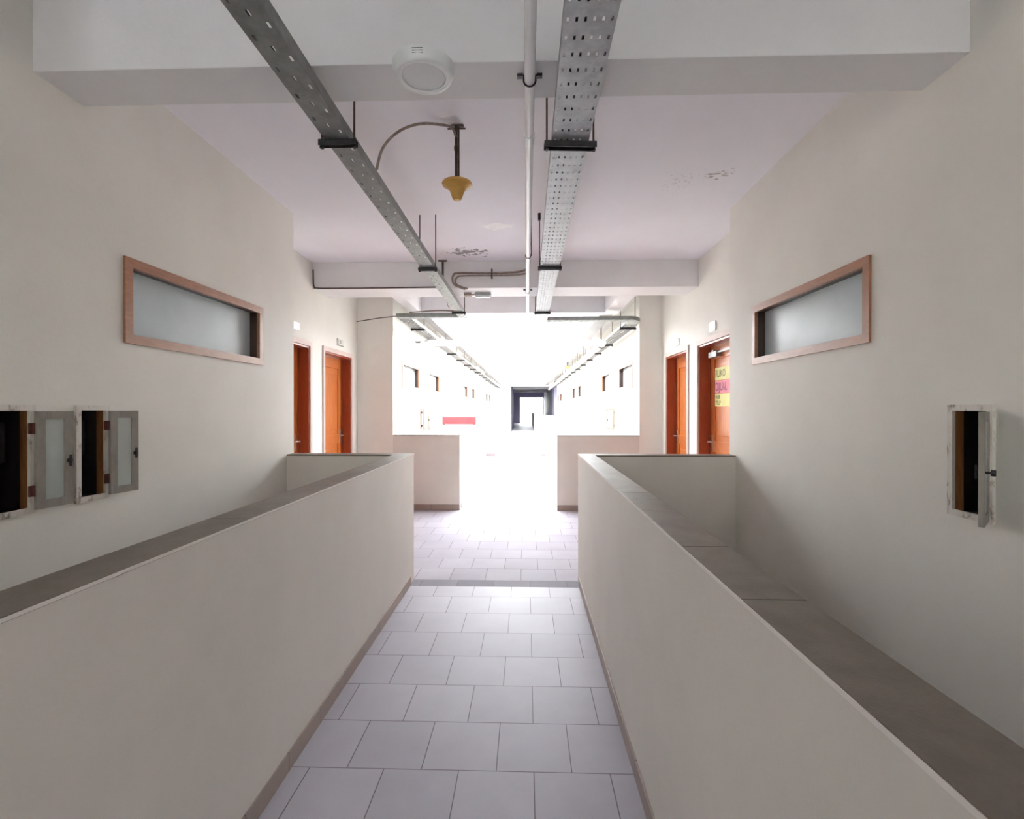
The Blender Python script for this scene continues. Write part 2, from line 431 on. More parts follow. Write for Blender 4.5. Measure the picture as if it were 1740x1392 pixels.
# face walls of the opening at Y1 (full height piers) with low parapet beneath the opening
def facing(i, y, label_l, label_r, xl, xr, sfx):
    wall_y('wall_facing_left' + sfx, y, 1, RL-.16, xl, -.2, ZC, label=label_l)
    wall_y('wall_facing_right' + sfx, y, 1, xr, RR+.16, -.2, ZC, label=label_r)
facing(1, 6.97, 'full-height beige wall facing the viewer left of the opening', 'full-height beige wall facing the viewer right of the opening', -1.91, 1.585, '')
facing(2, 14.9, 'sunlit beige wall face closing the first outdoor landing, left', 'sunlit beige wall face closing the first outdoor landing, right', XL+.0, XR, '_second')
facing(3, 22.8, 'sunlit beige wall face closing the second outdoor landing, left', 'sunlit beige wall face closing the second outdoor landing, right', XL, XR, '_third')
for k, y in enumerate((11.3, 19.2, 27.1)):
    sfx = ('', '_second', '_third')[k]
    wall_y('wall_inner_return_left' + sfx, y-.001, -1, RL, XL-.16, ZW, ZC, label=f'hidden return at the {("first", "second", "third")[k]} outdoor landing, left side')
    wall_y('wall_inner_return_right' + sfx, y, -1, XR+.16, RR, ZW, ZC, label=f'hidden return at the {("first", "second", "third")[k]} outdoor landing, right side')

# ---- parapets: long ones along the walkway, short ones across the wells
def coping_x(par, x0, x1, y0, y1, joints):
    ys = [y0] + sorted(j for j in joints if y0 < j < y1) + [y1]
    c = MB()
    for a, b_ in zip(ys, ys[1:]): c.box(x0-.001, x1+.001, a+.0015, b_-.0015, HP-.012, HP, 0.002)
    o = c.build('coping', M['coping'], par); o['label'] = 'dusty brown coping tiles'
    e = MB()
    e.box(x1-.0015 if x0 < 0 else x0-.0025, x1+.0025 if x0 < 0 else x0+.0015, y0, y1, HP-.010, HP-.002)
    e = e.build('coping_edge', M['edge'], par); e['label'] = 'thin chipped pale edge of coping'
    return o
def parapet_long(name, x0, x1, y0, y1, joints, label, base=True):
    o = S(MB().box(x0, x1, y0, y1, ZW, HP-.012).build(name, M['parapet']), label, 'parapet')
    coping_x(o, x0, x1, y0, y1, joints)
    return o
def parapet_cross(name, x0, x1, y0, y1, label):
    o = S(MB().box(x0, x1, y0, y1, ZW, HP-.012).build(name, M['parapet']), label, 'parapet')
    c = MB().box(x0, x1, y0-.001, y1+.001, HP-.012, HP).build('coping', M['coping'], o); c['label'] = 'dusty brown coping tiles'
    return o
segs = [(-0.25, 4.13, 'left of the near walkway, rising beside the viewer', 'right of the near walkway, rising beside the viewer', ''),
        (7.11, 11.44, 'beyond the opening on the left, bleached white', 'beyond the opening on the right, bleached white', '_second'),
        (14.9, 19.34, 'left of the outdoor walkway after the first outdoor landing', 'right of the outdoor walkway after the first outdoor landing', '_third'),
        (22.8, 27.24, 'left, last before the dark corridor', 'right, last before the dark corridor', '_fourth')]
for a, b_, tl, tr, sfx in segs:
    JL = [1.66, 3.1] if not sfx else []
    JR = [0.99, 1.366, 2.235] if not sfx else []
    pl = parapet_long('parapet_wall_left' + sfx, PLo, PL, a, b_, JL, 'long beige parapet ' + tl)
    pr = parapet_long('parapet_wall_right' + sfx, PR, PRo, a, b_, JR, 'long beige parapet ' + tr)
    S(MB().box(PL, PL+.008, a, b_-.13 if not sfx else b_, 0, .075, .002).build('baseboard_left' + sfx, M['skirt']), 'tile skirting at the foot of the parapet ' + tl, 'skirting')
    S(MB().box(PR-.008, PR, a, b_-.13 if not sfx else b_, 0, .075, .002).build('baseboard_right' + sfx, M['skirt']), 'tile skirting at the foot of the parapet ' + tr, 'skirting')
cross = [(-0.25, -0.12, 'behind the viewer'), (4.0, 4.13, 'at the far end of the near light well'), (6.97, 7.11, 'facing the viewer beneath the bright opening'),
         (11.31, 11.44, 'beyond the opening at the first outdoor landing'), (14.9, 15.03, 'on the far side of the first outdoor landing'),
         (19.21, 19.34, 'at the second outdoor landing'), (22.8, 22.93, 'on the far side of the second outdoor landing'), (27.11, 27.24, 'before the dark corridor')]
for k, (a, b_, t) in enumerate(cross):
    sfx = ['_rear', '_near', '_opening', '_first', '_second', '_third', '_fourth', '_fifth'][k]
    x0 = -1.91 if k == 2 else XL; x1 = 1.585 if k == 2 else XR
    parapet_cross('parapet_wall_cross_left' + sfx, x0, PLo if k != 2 else PL, a, b_, 'short low parapet on the left ' + t)
    parapet_cross('parapet_wall_cross_right' + sfx, PRo if k != 2 else PR, x1, a, b_, 'short low parapet on the right ' + t)
S(MB().box(RL, PL, 6.962, 6.97, 0, .08, .002).build('baseboard_facing_left', M['skirt']), 'brown tile skirting under the low wall facing the viewer, left', 'skirting')
S(MB().box(PR, RR, 6.962, 6.97, 0, .08, .002).build('baseboard_facing_right', M['skirt']), 'brown tile skirting under the low wall facing the viewer, right', 'skirting')
for sfx, y in (('_second', 14.892), ('_third', 22.792)):
    S(MB().box(RL, PL, y, y+.008, 0, .08).build('baseboard_facing_left' + sfx, M['skirt']), 'tile skirting at the far side of outdoor landing, left' + sfx.replace('_', ', '), 'skirting')
    S(MB().box(PR, RR, y, y+.008, 0, .08).build('baseboard_facing_right' + sfx, M['skirt']), 'tile skirting at the far side of outdoor landing, right' + sfx.replace('_', ', '), 'skirting')

# ---- ceiling and beams
S(MB().box(-5, 5, REAR, 7.11, ZC, ZC+.2).build('ceiling', M['ceiling']), 'white painted ceiling with flaking patches above the walkway', 'ceiling')
def beam(name, x0, x1, y0, y1, z0, label, z1=ZC): return S(MB().box(x0, x1, y0, y1, z0, z1, 0.004).build(name, M['beam']), label, 'beam')
beam('ceiling_beam', XL, XR, 1.915, 2.145, ZB, 'wide pale grey ceiling beam crossing overhead at the top of the view')
beam('ceiling_beam_middle', RL, RR, 5.50, 5.93, ZB, 'pale ceiling beam crossing above the landing, stained conduits on it')
beam('ceiling_beam_opening', -1.50, 1.10, 6.95, 7.11, ZB, 'ceiling beam over the bright opening')
beam('ceiling_beam_left', -1.64, -1.50, 5.93, 7.11, ZB, 'short ceiling beam running towards the opening, left')
beam('ceiling_beam_right', 1.10, 1.30, 5.93, 7.11, ZB, 'short ceiling beam running towards the opening, right')
beam('ceiling_beam_rear', RL, RR, -3.9, -3.7, ZB, 'ceiling beam behind the viewer')
# open-air eaves
S(MB().box(-5, -1.50, 7.11, 30, ZC, ZC+.15).build('roof_slab_left', M['slab']), 'thin concrete eave over the left side of the open corridor', 'roof')
S(MB().box(1.10, 5, 7.11, 30, ZC, ZC+.15).build('roof_slab_right', M['slab']), 'thin concrete eave over the right side of the open corridor', 'roof')
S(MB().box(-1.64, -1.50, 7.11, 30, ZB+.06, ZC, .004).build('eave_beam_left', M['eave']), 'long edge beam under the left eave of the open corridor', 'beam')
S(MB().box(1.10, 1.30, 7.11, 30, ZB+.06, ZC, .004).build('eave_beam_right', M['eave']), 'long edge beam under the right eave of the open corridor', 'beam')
# rear open part
S(MB().box(-5, -1.50, -14, REAR, ZC, ZC+.15).build('roof_slab_unseen_rear_left', M['slab']), 'unseen concrete eave behind the viewer, left side', 'roof')
S(MB().box(1.10, 5, -14, REAR, ZC, ZC+.15).build('roof_slab_unseen_rear_right', M['slab']), 'unseen concrete eave behind the viewer, right side', 'roof')
wall_x('wall_left_rear_court', XL, -1, -14, -3.9, ZW, ZC, label='left side wall of the open part behind the viewer')
wall_x('wall_right_rear_court', XR, 1, -14, -3.9, ZW, ZC, label='right side wall of the open part behind the viewer')
wall_y('wall_rear', -14, -1, -3, 3, ZW, ZC+1, label='end wall far behind the viewer')
parapet_cross('parapet_wall_cross_left_back', RL, PL, -3.9, -3.77, 'low parapet behind the viewer, left')
parapet_cross('parapet_wall_cross_right_back', PR, RR, -3.9, -3.77, 'low parapet behind the viewer, right')

# ---- far dark covered corridor and the end
S(MB().box(-5, 5, 30.0, 48, ZC, ZC+.2).build('ceiling_far', M['far_shade']), 'ceiling of the dark covered corridor far ahead', 'ceiling')
beam('ceiling_beam_far', RL, RR, 30.0, 30.25, ZB, 'beam over the mouth of the dark corridor far ahead')
beam('ceiling_beam_far_second', RL, RR, 35, 35.3, ZB, 'second beam inside the dark corridor far ahead')
beam('ceiling_beam_far_third', RL, RR, 41, 41.3, ZB, 'third beam inside the dark corridor far ahead')
wall_y('wall_far_left', 30.0, 1, RL, -0.97, 0, ZB, label='bleached wall face left of the dark corridor mouth')
wall_x('wall_far_corridor_left', XL, -1, 30.15, 47.99, 0, ZC, mat=M['far_shade'], label='left wall inside the dark corridor')
wall_x('wall_far_corridor_right', XR, 1, 30.0, 47.99, 0, ZC, mat=M['far_shade'], label='right wall inside the dark corridor')
wall_x('wall_far_corridor_inner', -0.97, -1, 30.14, 37, 0, ZC, mat=M['far_shade'], label='inner left wall just inside the dark corridor mouth')
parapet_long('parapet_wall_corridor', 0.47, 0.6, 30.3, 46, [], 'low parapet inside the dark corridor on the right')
wall_y('wall_far_end', 48.0, 1, -3, 3, 0, ZC, [(-0.63, 1.6, 0.0, 2.5)], mat=M['far_shade'], label='end wall of the dark corridor with a bright opening')
wall_x('wall_far_court_left', -1.2, -1, 48.14, 76, 0, ZC, label='left wall of the bright court past the dark corridor')
wall_x('wall_far_court_right', 1.7, 1, 48.14, 76, 0, ZC, label='right wall of the bright court past the dark corridor')
wall_y('wall_distant', 76, 1, -3, 3, 0, 3.6, [(0.72, 1.26, 1.63, 2.5), (-0.54, 0.54, 0.75, 1.36)], label='distant bright wall at the very end of the corridor')
S(MB().box(-.6, 1.3, 76.1, 76.3, .6, 2.6).build('window_recess_distant', M['galv']), 'grey openings in the distant bright wall', 'window')

# ------------------------------------------------------------------ windows
WIN_N = [0]
def window(x, side, y0, y1, label, copy_name=None):
    WIN_N[0] += 1
    z0, z1 = WZ
    n = f'window_{WIN_N[0]}'
    root = empty(n, (x, (y0+y1)/2, z0)); S(root, label, 'window')
    hw, hh = (y1-y0)/2, z1-z0
    i = -side     # direction towards the corridor
    f = MB(); w = .047
    us = [-hw, -hw+w, hw-w, hw]; vs = [0, w, hh-w, hh]
    f.grid_wall(us, vs, lambda a, b: not (a == 1 and b == 1), lambda u, v, t: (i*t, u, v), -0.012, 0.012)
    fo = f.build('window_frame', M['winwood'], root)
    r = MB()
    us2 = [-hw, -hw+w-.004, hw-w+.004, hw]; vs2 = [0, w-.004, hh-w+.004, hh]
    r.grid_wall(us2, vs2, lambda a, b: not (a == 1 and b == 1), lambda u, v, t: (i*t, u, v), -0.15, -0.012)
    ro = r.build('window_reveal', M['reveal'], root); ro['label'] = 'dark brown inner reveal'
    MB().box(-i*.066, -i*.072, -hw+w-.004, hw-w+.004, w-.004, hh-w+.004).build('pane', M['frost'], root)
    return root
window(XL, -1, *winL[0], 'wide wooden-framed frosted window high on the near left wall')
window(XR, 1, *winR[0], 'wide wooden-framed frosted window high on the near right wall')
names = {1: 'first', 2: 'second', 3: 'third'}
for i in (1, 2, 3):
    hl, hr = HOLES[i]
    for k, h in enumerate(x for x in hl if x[2] == WZ[0]):
        window(XL, -1, h[0], h[1], f'small-looking framed window on the left, {("nearer", "farther")[k]} of the pair on the {names[i]} bleached wall stretch')
    for k, h in enumerate(x for x in hr if x[2] == WZ[0]):
        window(XR, 1, h[0], h[1], f'small-looking framed window on the right, {("nearer", "farther")[k]} of the pair on the {names[i]} bleached wall stretch')

# ------------------------------------------------------------------ doors
DOOR_N = [0]
def door(x, side, d, label, handle_far=True, closer=False, simple=False):
    """door in a wall along Y; i = towards corridor"""
    DOOR_N[0] += 1
    i = -side
    yc = (d[0]+d[1])/2; hw = (d[1]-d[0])/2
    root = empty(f'door_{DOOR_N[0]}', (x, yc, 0)); S(root, label, 'door')
    c = MB(); w = .045
    us = [-hw-w, -hw, hw, hw+w]; vs = [0, DZ, DZ+.055]
    c.grid_wall(us, vs, lambda a, b: not (a == 1 and b == 0), lambda u, v, t: (i*t, u, v), 0.0, 0.016)
    c.build('casing', M['casing'], root)
    # lining (jambs and head)
    j = MB(); t = .022
    j.box(-i*.16, i*.002, -hw, -hw+t, 0, DZ, .001).box(-i*.16, i*.002, hw-t, hw, 0, DZ, .001).box(-i*.16, i*.002, -hw+t, hw-t, DZ-t, DZ, .001)
    j.box(-i*.115, -i*.10, -hw+t, -hw+t+.012, 0, DZ-t).box(-i*.115, -i*.10, hw-t-.012, hw-t, 0, DZ-t)
    j.build('jamb', M['jamb'], root)
    lf_ = empty('leaf', (0, 0, 0)); lf_.parent = root
    a = hw - t - .002
    # leaf with raised stiles, rails and a panel
    L = MB(); xs = (-i*.155, -i*.118); 
    st = .11
    L.box(*xs, -a, -a+st, 0.005, DZ-t-.003, .002).box(*xs, a-st, a, 0.005, DZ-t-.003, .002)
    for z0, z1 in ((.005, .2), (.98, 1.10), (DZ-t-.14, DZ-t-.003)): L.box(*xs, -a+st, a-st, z0, z1, .002)
    L.box(-i*.150, -i*.130, -a+st-.01, a-st+.01, .18, DZ-t-.12)
    for z0, z1 in ((.26, .92), (1.16, DZ-t-.20)):
        L.box(-i*.150, -i*.122, -a+st+.05, a-st-.05, z0, z1, .006)
    L.build('door_leaf', M['door'], root)
    bpy.data.objects.remove(lf_)
    if simple: return root
    hy = (a - .055) if handle_far else (-a + .055)
    sgn = -1 if handle_far else 1
    h = MB()
    h.box(-i*.118, -i*.112, hy-.018, hy+.018, .98, 1.16, .002)
    h.cyl((-i*.112, hy, 1.085), (-i*.065, hy, 1.085), .009)
    h.cyl((-i*.068, hy, 1.085), (-i*.068, hy+sgn*.11, 1.088), .008)
    h.build('door_handle', M['steel'], root, True)
    if closer:
        c = MB(); c.box(-i*.118, -i*.062, a-.30, a-.08, DZ-.15, DZ-.09, .006)
        c.box(-i*.09, -i*.075, a-.72, a-.28, DZ-.115, DZ-.10, .002)
        c.box(-i*.10, -i*.065, a-.215, a-.165, DZ-.09, DZ-.075, .002)
        c.build('door_closer', M['galv'], root)
    return root
door(RL, -1, DOORL[0], 'partly hidden orange wooden door on the left, nearer of two')
door(RL, -1, DOORL[1], 'orange wooden door on the left, farther of two, steel lever handle')
d_near = door(RR, 1, DOORR[0], 'partly hidden orange wooden door on the right carrying sale posters', True, True)
door(RR, 1, DOORR[1], 'orange wooden door on the right, farther of two, steel lever handle')
door(RL, -1, DOOR2L, 'orange door recessed on the left of the outdoor landing', simple=True)
door(RR, 1, DOOR2R, 'orange door recessed on the right of the outdoor landing', simple=True)

# posters on the right near door
def text_obj(name, body, size, mat, parent, loc, rot, sx=1.0):
    cu = bpy.data.curves.new(name, 'FONT'); cu.body = body; cu.size = size; cu.extrude = 0.0004
    cu.align_x = 'LEFT'; cu.align_y = 'CENTER'; cu.offset = 0.0012
    cu.materials.append(mat)
    tmp = bpy.data.objects.new('lettering_curve', cu); COL.objects.link(tmp)
    bpy.context.view_layer.update()
    me = bpy.data.meshes.new_from_object(tmp.evaluated_get(bpy.context.evaluated_depsgraph_get()))
    bpy.data.objects.remove(tmp)
    o = bpy.data.objects.new(name, me); COL.objects.link(o); o.parent = parent
    o.location = loc; o.rotation_euler = rot; o.scale = (sx, 1, 1)
    return o
px = RR + .1165
def poster(z, mat, label, words_, ink, sz):
    o = MB().box(-.0012, 0.0, -.21, .21, -.066, .066).build('poster', mat, loc=(px, 5.115, z))
    tag(o, label, 'poster', 'sale posters on the right door')
    for k, (wd, dz, s) in enumerate(words_):
        # text faces -X, reading towards -Y
        text_obj('lettering', wd, s, ink, o, (-.0016, .195, dz), (PI/2, 0, -PI/2), sz)
    return o
poster(1.812, M['yellow'], 'yellow paper poster, topmost of three on the right door', [('RUKO', 0.0, .11)], M['brownink'], .85)
poster(1.674, M['pink'], 'red pink paper poster, middle of three on the right door', [('DIJUAL', 0.0, .12)], M['purpleink'], .8)
poster(1.536, M['yellow'], 'yellow paper poster, lowest of three on the right door', [('HUB', .03, .055), ('TELP', -.03, .06)], M['brownink'], 1.1)

# number plates above the doors
def plate(x, side, y, z, mat, label, marks, w=.15, h=.085):
    i = -side
    o = MB().box(0, i*.012, -w/2, w/2, -h/2, h/2, .003).build('number_plate', mat, loc=(x, y, z))
    tag(o, label, 'number plate', 'number plates over the doors')
    if marks:
        MB().box(i*.0121, i*.0135, -w/2+.004, w/2-.004, -h/2+.003, -h/2+.010).box(i*.0121, i*.0135, -w/2+.030, -w/2+.036, -h/2+.01, h/2-.008).build('plate_border', M['ink'], o)
        text_obj('plate_number', '21', .055, M['ink'], o, (i*.0124, -.035 if i > 0 else .035, .006), (PI/2, 0, PI/2 if i > 0 else -PI/2))
    return o
plate(RL, -1, 5.075, 2.315, M['plate'], 'small blank white plate above the nearer left door', False, .16)
plate(RL, -1, 6.30, 2.30, M['platecream'], 'small cream number plate with dark digits above the farther left door', True, .2, .09)
plate(RR, 1, 5.07, 2.285, M['plate'], 'small bright white plate above the right door with posters', False, .16, .10)
plate(RR, 1, 6.26, 2.28, M['platecream'], 'small faded cream plate above the farther right door', False, .16, .09)

# ------------------------------------------------------------------ meter boxes
def meter_box(loc, rz, ang, label, w=.165):
    z0, z1 = 0, BZ[1]-BZ[0]
    root = empty('meter_box', loc, rz); tag(root, label, 'meter box', 'meter boxes set into the side walls')
    hw = w/2; h = z1; fw = .020
    f = MB(); us = [-hw-.004, -hw+fw, hw-fw, hw+.004]; vs = [-.004, fw, h-fw, h+.004]
    f.grid_wall(us, vs, lambda a, b: not (a == 1 and b == 1), lambda u, v, t: (u, t, v), 0.0, 0.012)
    f.build('box_frame', M['timber'], root)
    # inner carcass: open box sunk in the wall
    c = MB(); t = .008; dp = .14
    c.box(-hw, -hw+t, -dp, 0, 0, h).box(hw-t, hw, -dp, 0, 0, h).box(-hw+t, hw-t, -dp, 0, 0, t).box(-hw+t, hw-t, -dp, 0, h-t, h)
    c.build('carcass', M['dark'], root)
    c = MB(); t2 = .0095
    c.grid_wall([-hw+.0005, -hw+t2, hw-t2, hw-.0005], [.0005, t2, h-t2, h-.0005], lambda a, b: not (a == 1 and b == 1), lambda u, v, t: (u, t, v), -.042, -.0005)
    o = c.build('lining', M['rawwood'], root); o['label'] = 'bare orange brown wooden lining'
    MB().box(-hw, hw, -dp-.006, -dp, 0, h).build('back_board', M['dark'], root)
    g = MB(); g.box(-.045, .045, -dp, -dp+.07, .20, .36, .006).cyl((0, -dp+.07, .29), (0, -dp+.082, .29), .034, 24)
    g.build('meter', M['dark'], root)
    g = MB(); g.tube([(-.02, -dp+.03, .0), (-.02, -dp+.035, .1), (-.02, -dp+.03, .2)], .009).tube([(.025, -dp+.03, .0), (.025, -dp+.035, .1), (.025, -dp+.03, .2)], .009)
    g.build('meter_pipe', M['cable'], root, True)
    for z in (.085, .335):
        hg = MB().box(-hw+.006, -hw+.024, .006, .016, z-.022, z+.022, .002).cyl((-hw+.010, .016, z-.022), (-hw+.010, .016, z+.022), .005)
        hg.build('hinge', M['hingered'], root)
    # door
    d = empty('box_door', (-hw+.010, .018, 0)); d.parent = root; d.rotation_euler = (0, 0, ang)
    dw = w - .022; th = .016; sw = .036
    us = [.004, sw, dw-sw, dw]; vs = [.010, .010+.034, h-.022-.034, h-.022]
    f = MB(); f.grid_wall(us, vs, lambda a, b: not (a == 1 and b == 1), lambda u, v, t: (u, t, v), -th/2, th/2)
    f.build('door_frame', M['greytimber'], d)
    MB().box(sw-.002, dw-sw+.002, -.002, .002, .042, h-.054).build('pane', M['boxglass'], d)
    k = MB().cyl((dw-sw/2, th/2, h*.46), (dw-sw/2, th/2+.014, h*.46), .004).cyl((dw-sw/2, th/2+.014, h*.46), (dw-sw/2, th/2+.026, h*.46), .011, 16)
    k.cyl((dw-sw/2, -th/2, h*.46), (dw-sw/2, -th/2-.006, h*.46), .010, 16).box(dw-sw/2-.004, dw-sw/2+.004, -th/2-.010, -th/2-.005, h*.46-.024, h*.46+.024)
    k.build('knob', M['black'], d)
    return root
LW, RW = -PI/2, PI/2
meter_box((XL, (boxL[0][0]+boxL[0][1])/2, BZ[0]), LW, math.radians(171), 'open meter box with grey glazed door, at the left edge of the view')
meter_box((XL, (boxL[1][0]+boxL[1][1])/2, BZ[0]), LW, math.radians(171), 'open meter box with glazed door below the left frosted window, farther of two')
meter_box((XR, (boxR[0][0]+boxR[0][1])/2, BZ[0]), RW, math.radians(133), 'open meter box on the near right wall, glazed door swung towards the viewer', .182)
meter_box((XL, 9.1025, BZ[0]), LW, math.radians(110), 'tiny-looking open meter box on the bleached left wall beyond the opening')
meter_box((XR, 9.491, BZ[0]), RW, math.radians(100), 'tiny-looking open meter box on the bleached right wall beyond the opening', .182)

# ------------------------------------------------------------------ cable trays
def perforated(b, u0, u1, v0, v1, z, cols, pitch, sw, sl, P, stagger=0.0):
    """flat strip with real slots: u across, v along; each column of slots built as its own lane"""
    lanes = [u0 + (u1-u0)*i/cols for i in range(cols+1)]
    for c in range(cols):
        a, d = lanes[c], lanes[c+1]; m_ = (a+d)/2
        ph = stagger * c % pitch
        ys = [v0]
        k = 0; slots = []
        while True:
            s0 = v0 + .02 + ph + k*pitch
            if s0 + sl > v1 - .01: break
            slots.append((s0, s0+sl)); k += 1
        def q(x0, x1, y0, y1):
            b.bm.faces.new([b.bm.verts.new(P(*p, z)) for p in ((x0, y0), (x1, y0), (x1, y1), (x0, y1))])
        y = v0
        for s0, s1 in slots:
            q(a, d, y, s0); q(a, m_-sw/2, s0, s1); q(m_+sw/2, d, s0, s1); y = s1
        q(a, d, y, v1)
def tray(name, label, u0, u1, v0, v1, z, along='Y', cols=6, pitch=.0757, sw=.008, sl=.019, stagger=0.0, mat='galv', group=None):
    P = (lambda u, v, w: (u, v, w)) if along == 'Y' else (lambda u, v, w: (v, u, w))
    root = empty(name, P((u0+u1)/2, (v0+v1)/2, z)); tag(root, label, 'cable tray', group)
    off = Vector(root.location)
    b = MB(); perforated(b, u0, u1, v0, v1, z, cols, pitch, sw, sl, P, stagger)
    for v in b.bm.verts: v.co -= off
    bmesh.ops.remove_doubles(b.bm, verts=b.bm.verts[:], dist=1e-5)
    o = b.build('tray_bottom', M[mat], root)
    md = o.modifiers.new('gauge', 'SOLIDIFY'); md.thickness = .0015; md.offset = 0
    for s, u in ((1, u0), (-1, u1)):
        r = MB()
        def B(ua, ub, va, vb, za, zb):
            p, q_ = P(ua, va, za), P(ub, vb, zb); r.box(p[0]-off.x, q_[0]-off.x, p[1]-off.y, q_[1]-off.y, za-off.z, zb-off.z)
        B(u, u+s*.0018, v0, v1, z, z+.05); B(u, u+s*.012, v0, v1, z+.0485, z+.05)
        r.build('side_rail', M[mat], root)
    return root
TZ = 2.65
tray('cable_tray', 'narrow worn grey perforated cable tray running overhead on the left', -.900, -.788, -3.2, 6.53, TZ, cols=3, pitch=.148, sw=.010, sl=.026, stagger=.048, mat='galvdark')
tray('cable_tray', 'wide grey perforated cable tray running overhead, right of the white pipe', .113, .278, -3.2, 6.86, TZ, cols=6)
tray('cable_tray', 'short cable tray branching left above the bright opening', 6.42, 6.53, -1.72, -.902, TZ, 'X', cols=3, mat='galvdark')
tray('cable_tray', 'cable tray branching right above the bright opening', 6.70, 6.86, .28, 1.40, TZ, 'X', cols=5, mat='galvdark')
tray('cable_tray', 'long cable tray hung under the left eave of the open corridor', -1.72, -1.55, 6.54, 29.5, TZ, cols=3, pitch=.15, sw=.02, sl=.05, mat='dimmed')
# right one turns the corner with a curved piece
t = tray('cable_tray', 'long cable tray hung under the right eave of the open corridor', 1.40, 1.60, 7.06, 29.5, TZ, cols=3, pitch=.15, sw=.02, sl=.05, mat='dimmed')
el = MB(); N = 10; cx, cy = 1.40, 7.06; off = Vector(t.location)
def arc(r, k): a = -PI/2 + k/N*PI/2; return (cx + r*math.cos(a), cy + r*math.sin(a))
# centre of the bend lies inside the corner, radii 0.20 -> 0.36 from it (in X flattened to tray width)
for k in range(N):
    a0, a1 = -PI/2 + k/N*PI/2, -PI/2 + (k+1)/N*PI/2
    q = []
    for a, rx, ry in ((a0, 0.0, .20), (a0, .20, .36), (a1, .20, .36), (a1, 0.0, .20)):
        q.append((cx + rx*math.cos(a), cy + ry*math.sin(a)))
    vs = [el.bm.verts.new((p[0]-off.x, p[1]-off.y, TZ-off.z)) for p in q]; el.bm.faces.new(vs)
    vs = [el.bm.verts.new((p[0]-off.x, p[1]-off.y, z_-off.z)) for p, z_ in ((q[1], TZ), (q[2], TZ), (q[2], TZ+.05), (q[1], TZ+.05))]; el.bm.faces.new(vs)
bmesh.ops.remove_doubles(el.bm, verts=el.bm.verts[:], dist=1e-5)
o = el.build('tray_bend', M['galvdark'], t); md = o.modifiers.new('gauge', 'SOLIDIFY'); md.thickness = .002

# cables lying in the trays
def cable(pts, r, label, cat='cable', group=None, name='cable', mat='cable'):
    o = MB().tube(pts, r, 8).build(name, M[mat], None, True); return tag(o, label, cat, group)
def wob(x, y0, y1, z, amp, step=.5):
    pts = []; y = y0
    while y < y1: pts.append((x + random.uniform(-amp, amp), y, z + random.uniform(0, .002))); y += step
    pts.append((x, y1, z)); return pts
cable(wob(.157, -3.1, 6.7, TZ+.011, .004), .0095, 'black cable lying in the right overhead tray, second slot row from the pipe')
cable(wob(.182, -3.1, 6.7, TZ+.008, .005), .0065, 'thin black cable lying in the middle of the right overhead tray')
cable(wob(-.866, -3.1, 6.5, TZ+.013, .002), .010, 'thick black cable lying in the left overhead tray')
cable(wob(-.828, -3.1, 6.45, TZ+.010, .002), .0075, 'thin black cable lying in the left overhead tray')

# hangers
def hanger(xc, y, w, z, zt, label, group, rodx=None, bar=.03, skew=0.0, name='tray_hanger', plate_=True, along='Y'):
    root = empty(name, (xc, y, z)); tag(root, label, 'bracket', group)
    hw = w/2
    mt = Matrix.Rotation(skew, 4, 'Z')
    b = MB()
    b.box(-hw, hw, -bar/2, bar/2, -.004, 0, 0, mt).box(-hw, hw, -bar/2, -bar/2+.004, -.026, -.002, 0, mt).box(-hw, hw, bar/2-.004, bar/2, -.026, -.002, 0, mt)
    b.build('cross_bar', M['black'], root)
    for s in (-1, 1):
        x = s*(hw-.012); yy = x*math.sin(skew)
        r = MB().cyl((x, yy, -.035), (x, yy, zt-z), .0045, 10)
        ro = r.build('rod', M['rust'], root)
        n = MB().cyl((x, yy, -.034), (x, yy, -.024), .010, 6)
        n.build('nut', M['black'], ro)
    return root
G = 'hangers of the overhead trays'
hanger(-.844, 2.178, .17, TZ-.001, ZC, 'dark tray hanger on the left tray just past the big beam', G)
hanger(-.844, 4.17, .16, TZ-.001, ZC, 'dark tray hanger on the left tray, middle of the ceiling', G)
hanger(-.844, 6.08, .17, TZ-.001, ZC, 'dark tray hanger on the left tray above the opening', G)
hanger(.196, 2.23, .235, TZ-.001, ZC, 'thick dark tray hanger on the right tray just past the big beam', G, bar=.042, skew=.06)
hanger(.196, 4.17, .20, TZ-.001, ZC, 'dark tray hanger on the right tray, middle of the ceiling', G, bar=.034)
hanger(.196, 6.12, .20, TZ-.001, ZC, 'dark tray hanger on the right tray above the opening', G)
G2 = 'hangers under the eaves of the open corridor'
proto = None
for side, xc, w in (('left', -1.635, .21), ('right', 1.50, .24)):
    y = 7.35; k = 0
    p = None
    while y < 29:
        lb = f'tray hanger under the {side} eave, ' + ('closest to the opening' if k == 0 else f'{["", "second", "third", "fourth", "fifth", "sixth", "seventh", "eighth", "ninth", "tenth", "eleventh", "twelfth", "thirteenth", "fourteenth", "fifteenth", "sixteenth"][k]} from the opening')
        if p is None: p = hanger(xc, y, w, TZ-.001, ZC, lb, G2, bar=.05); o = p
        else: o = copy_tree(p); o.location = (xc, y, TZ-.001); o['label'] = lb
        y += 1.95 if k == 0 else 1.42; k += 1
# anchor block on the rod of the second right hanger
o = MB().box(.095, .118, 4.155, 4.185, ZC-.055, ZC, .003).build('rod_anchor', M['black']); tag(o, 'small black anchor block on the ceiling at the right tray hanger', 'bracket')

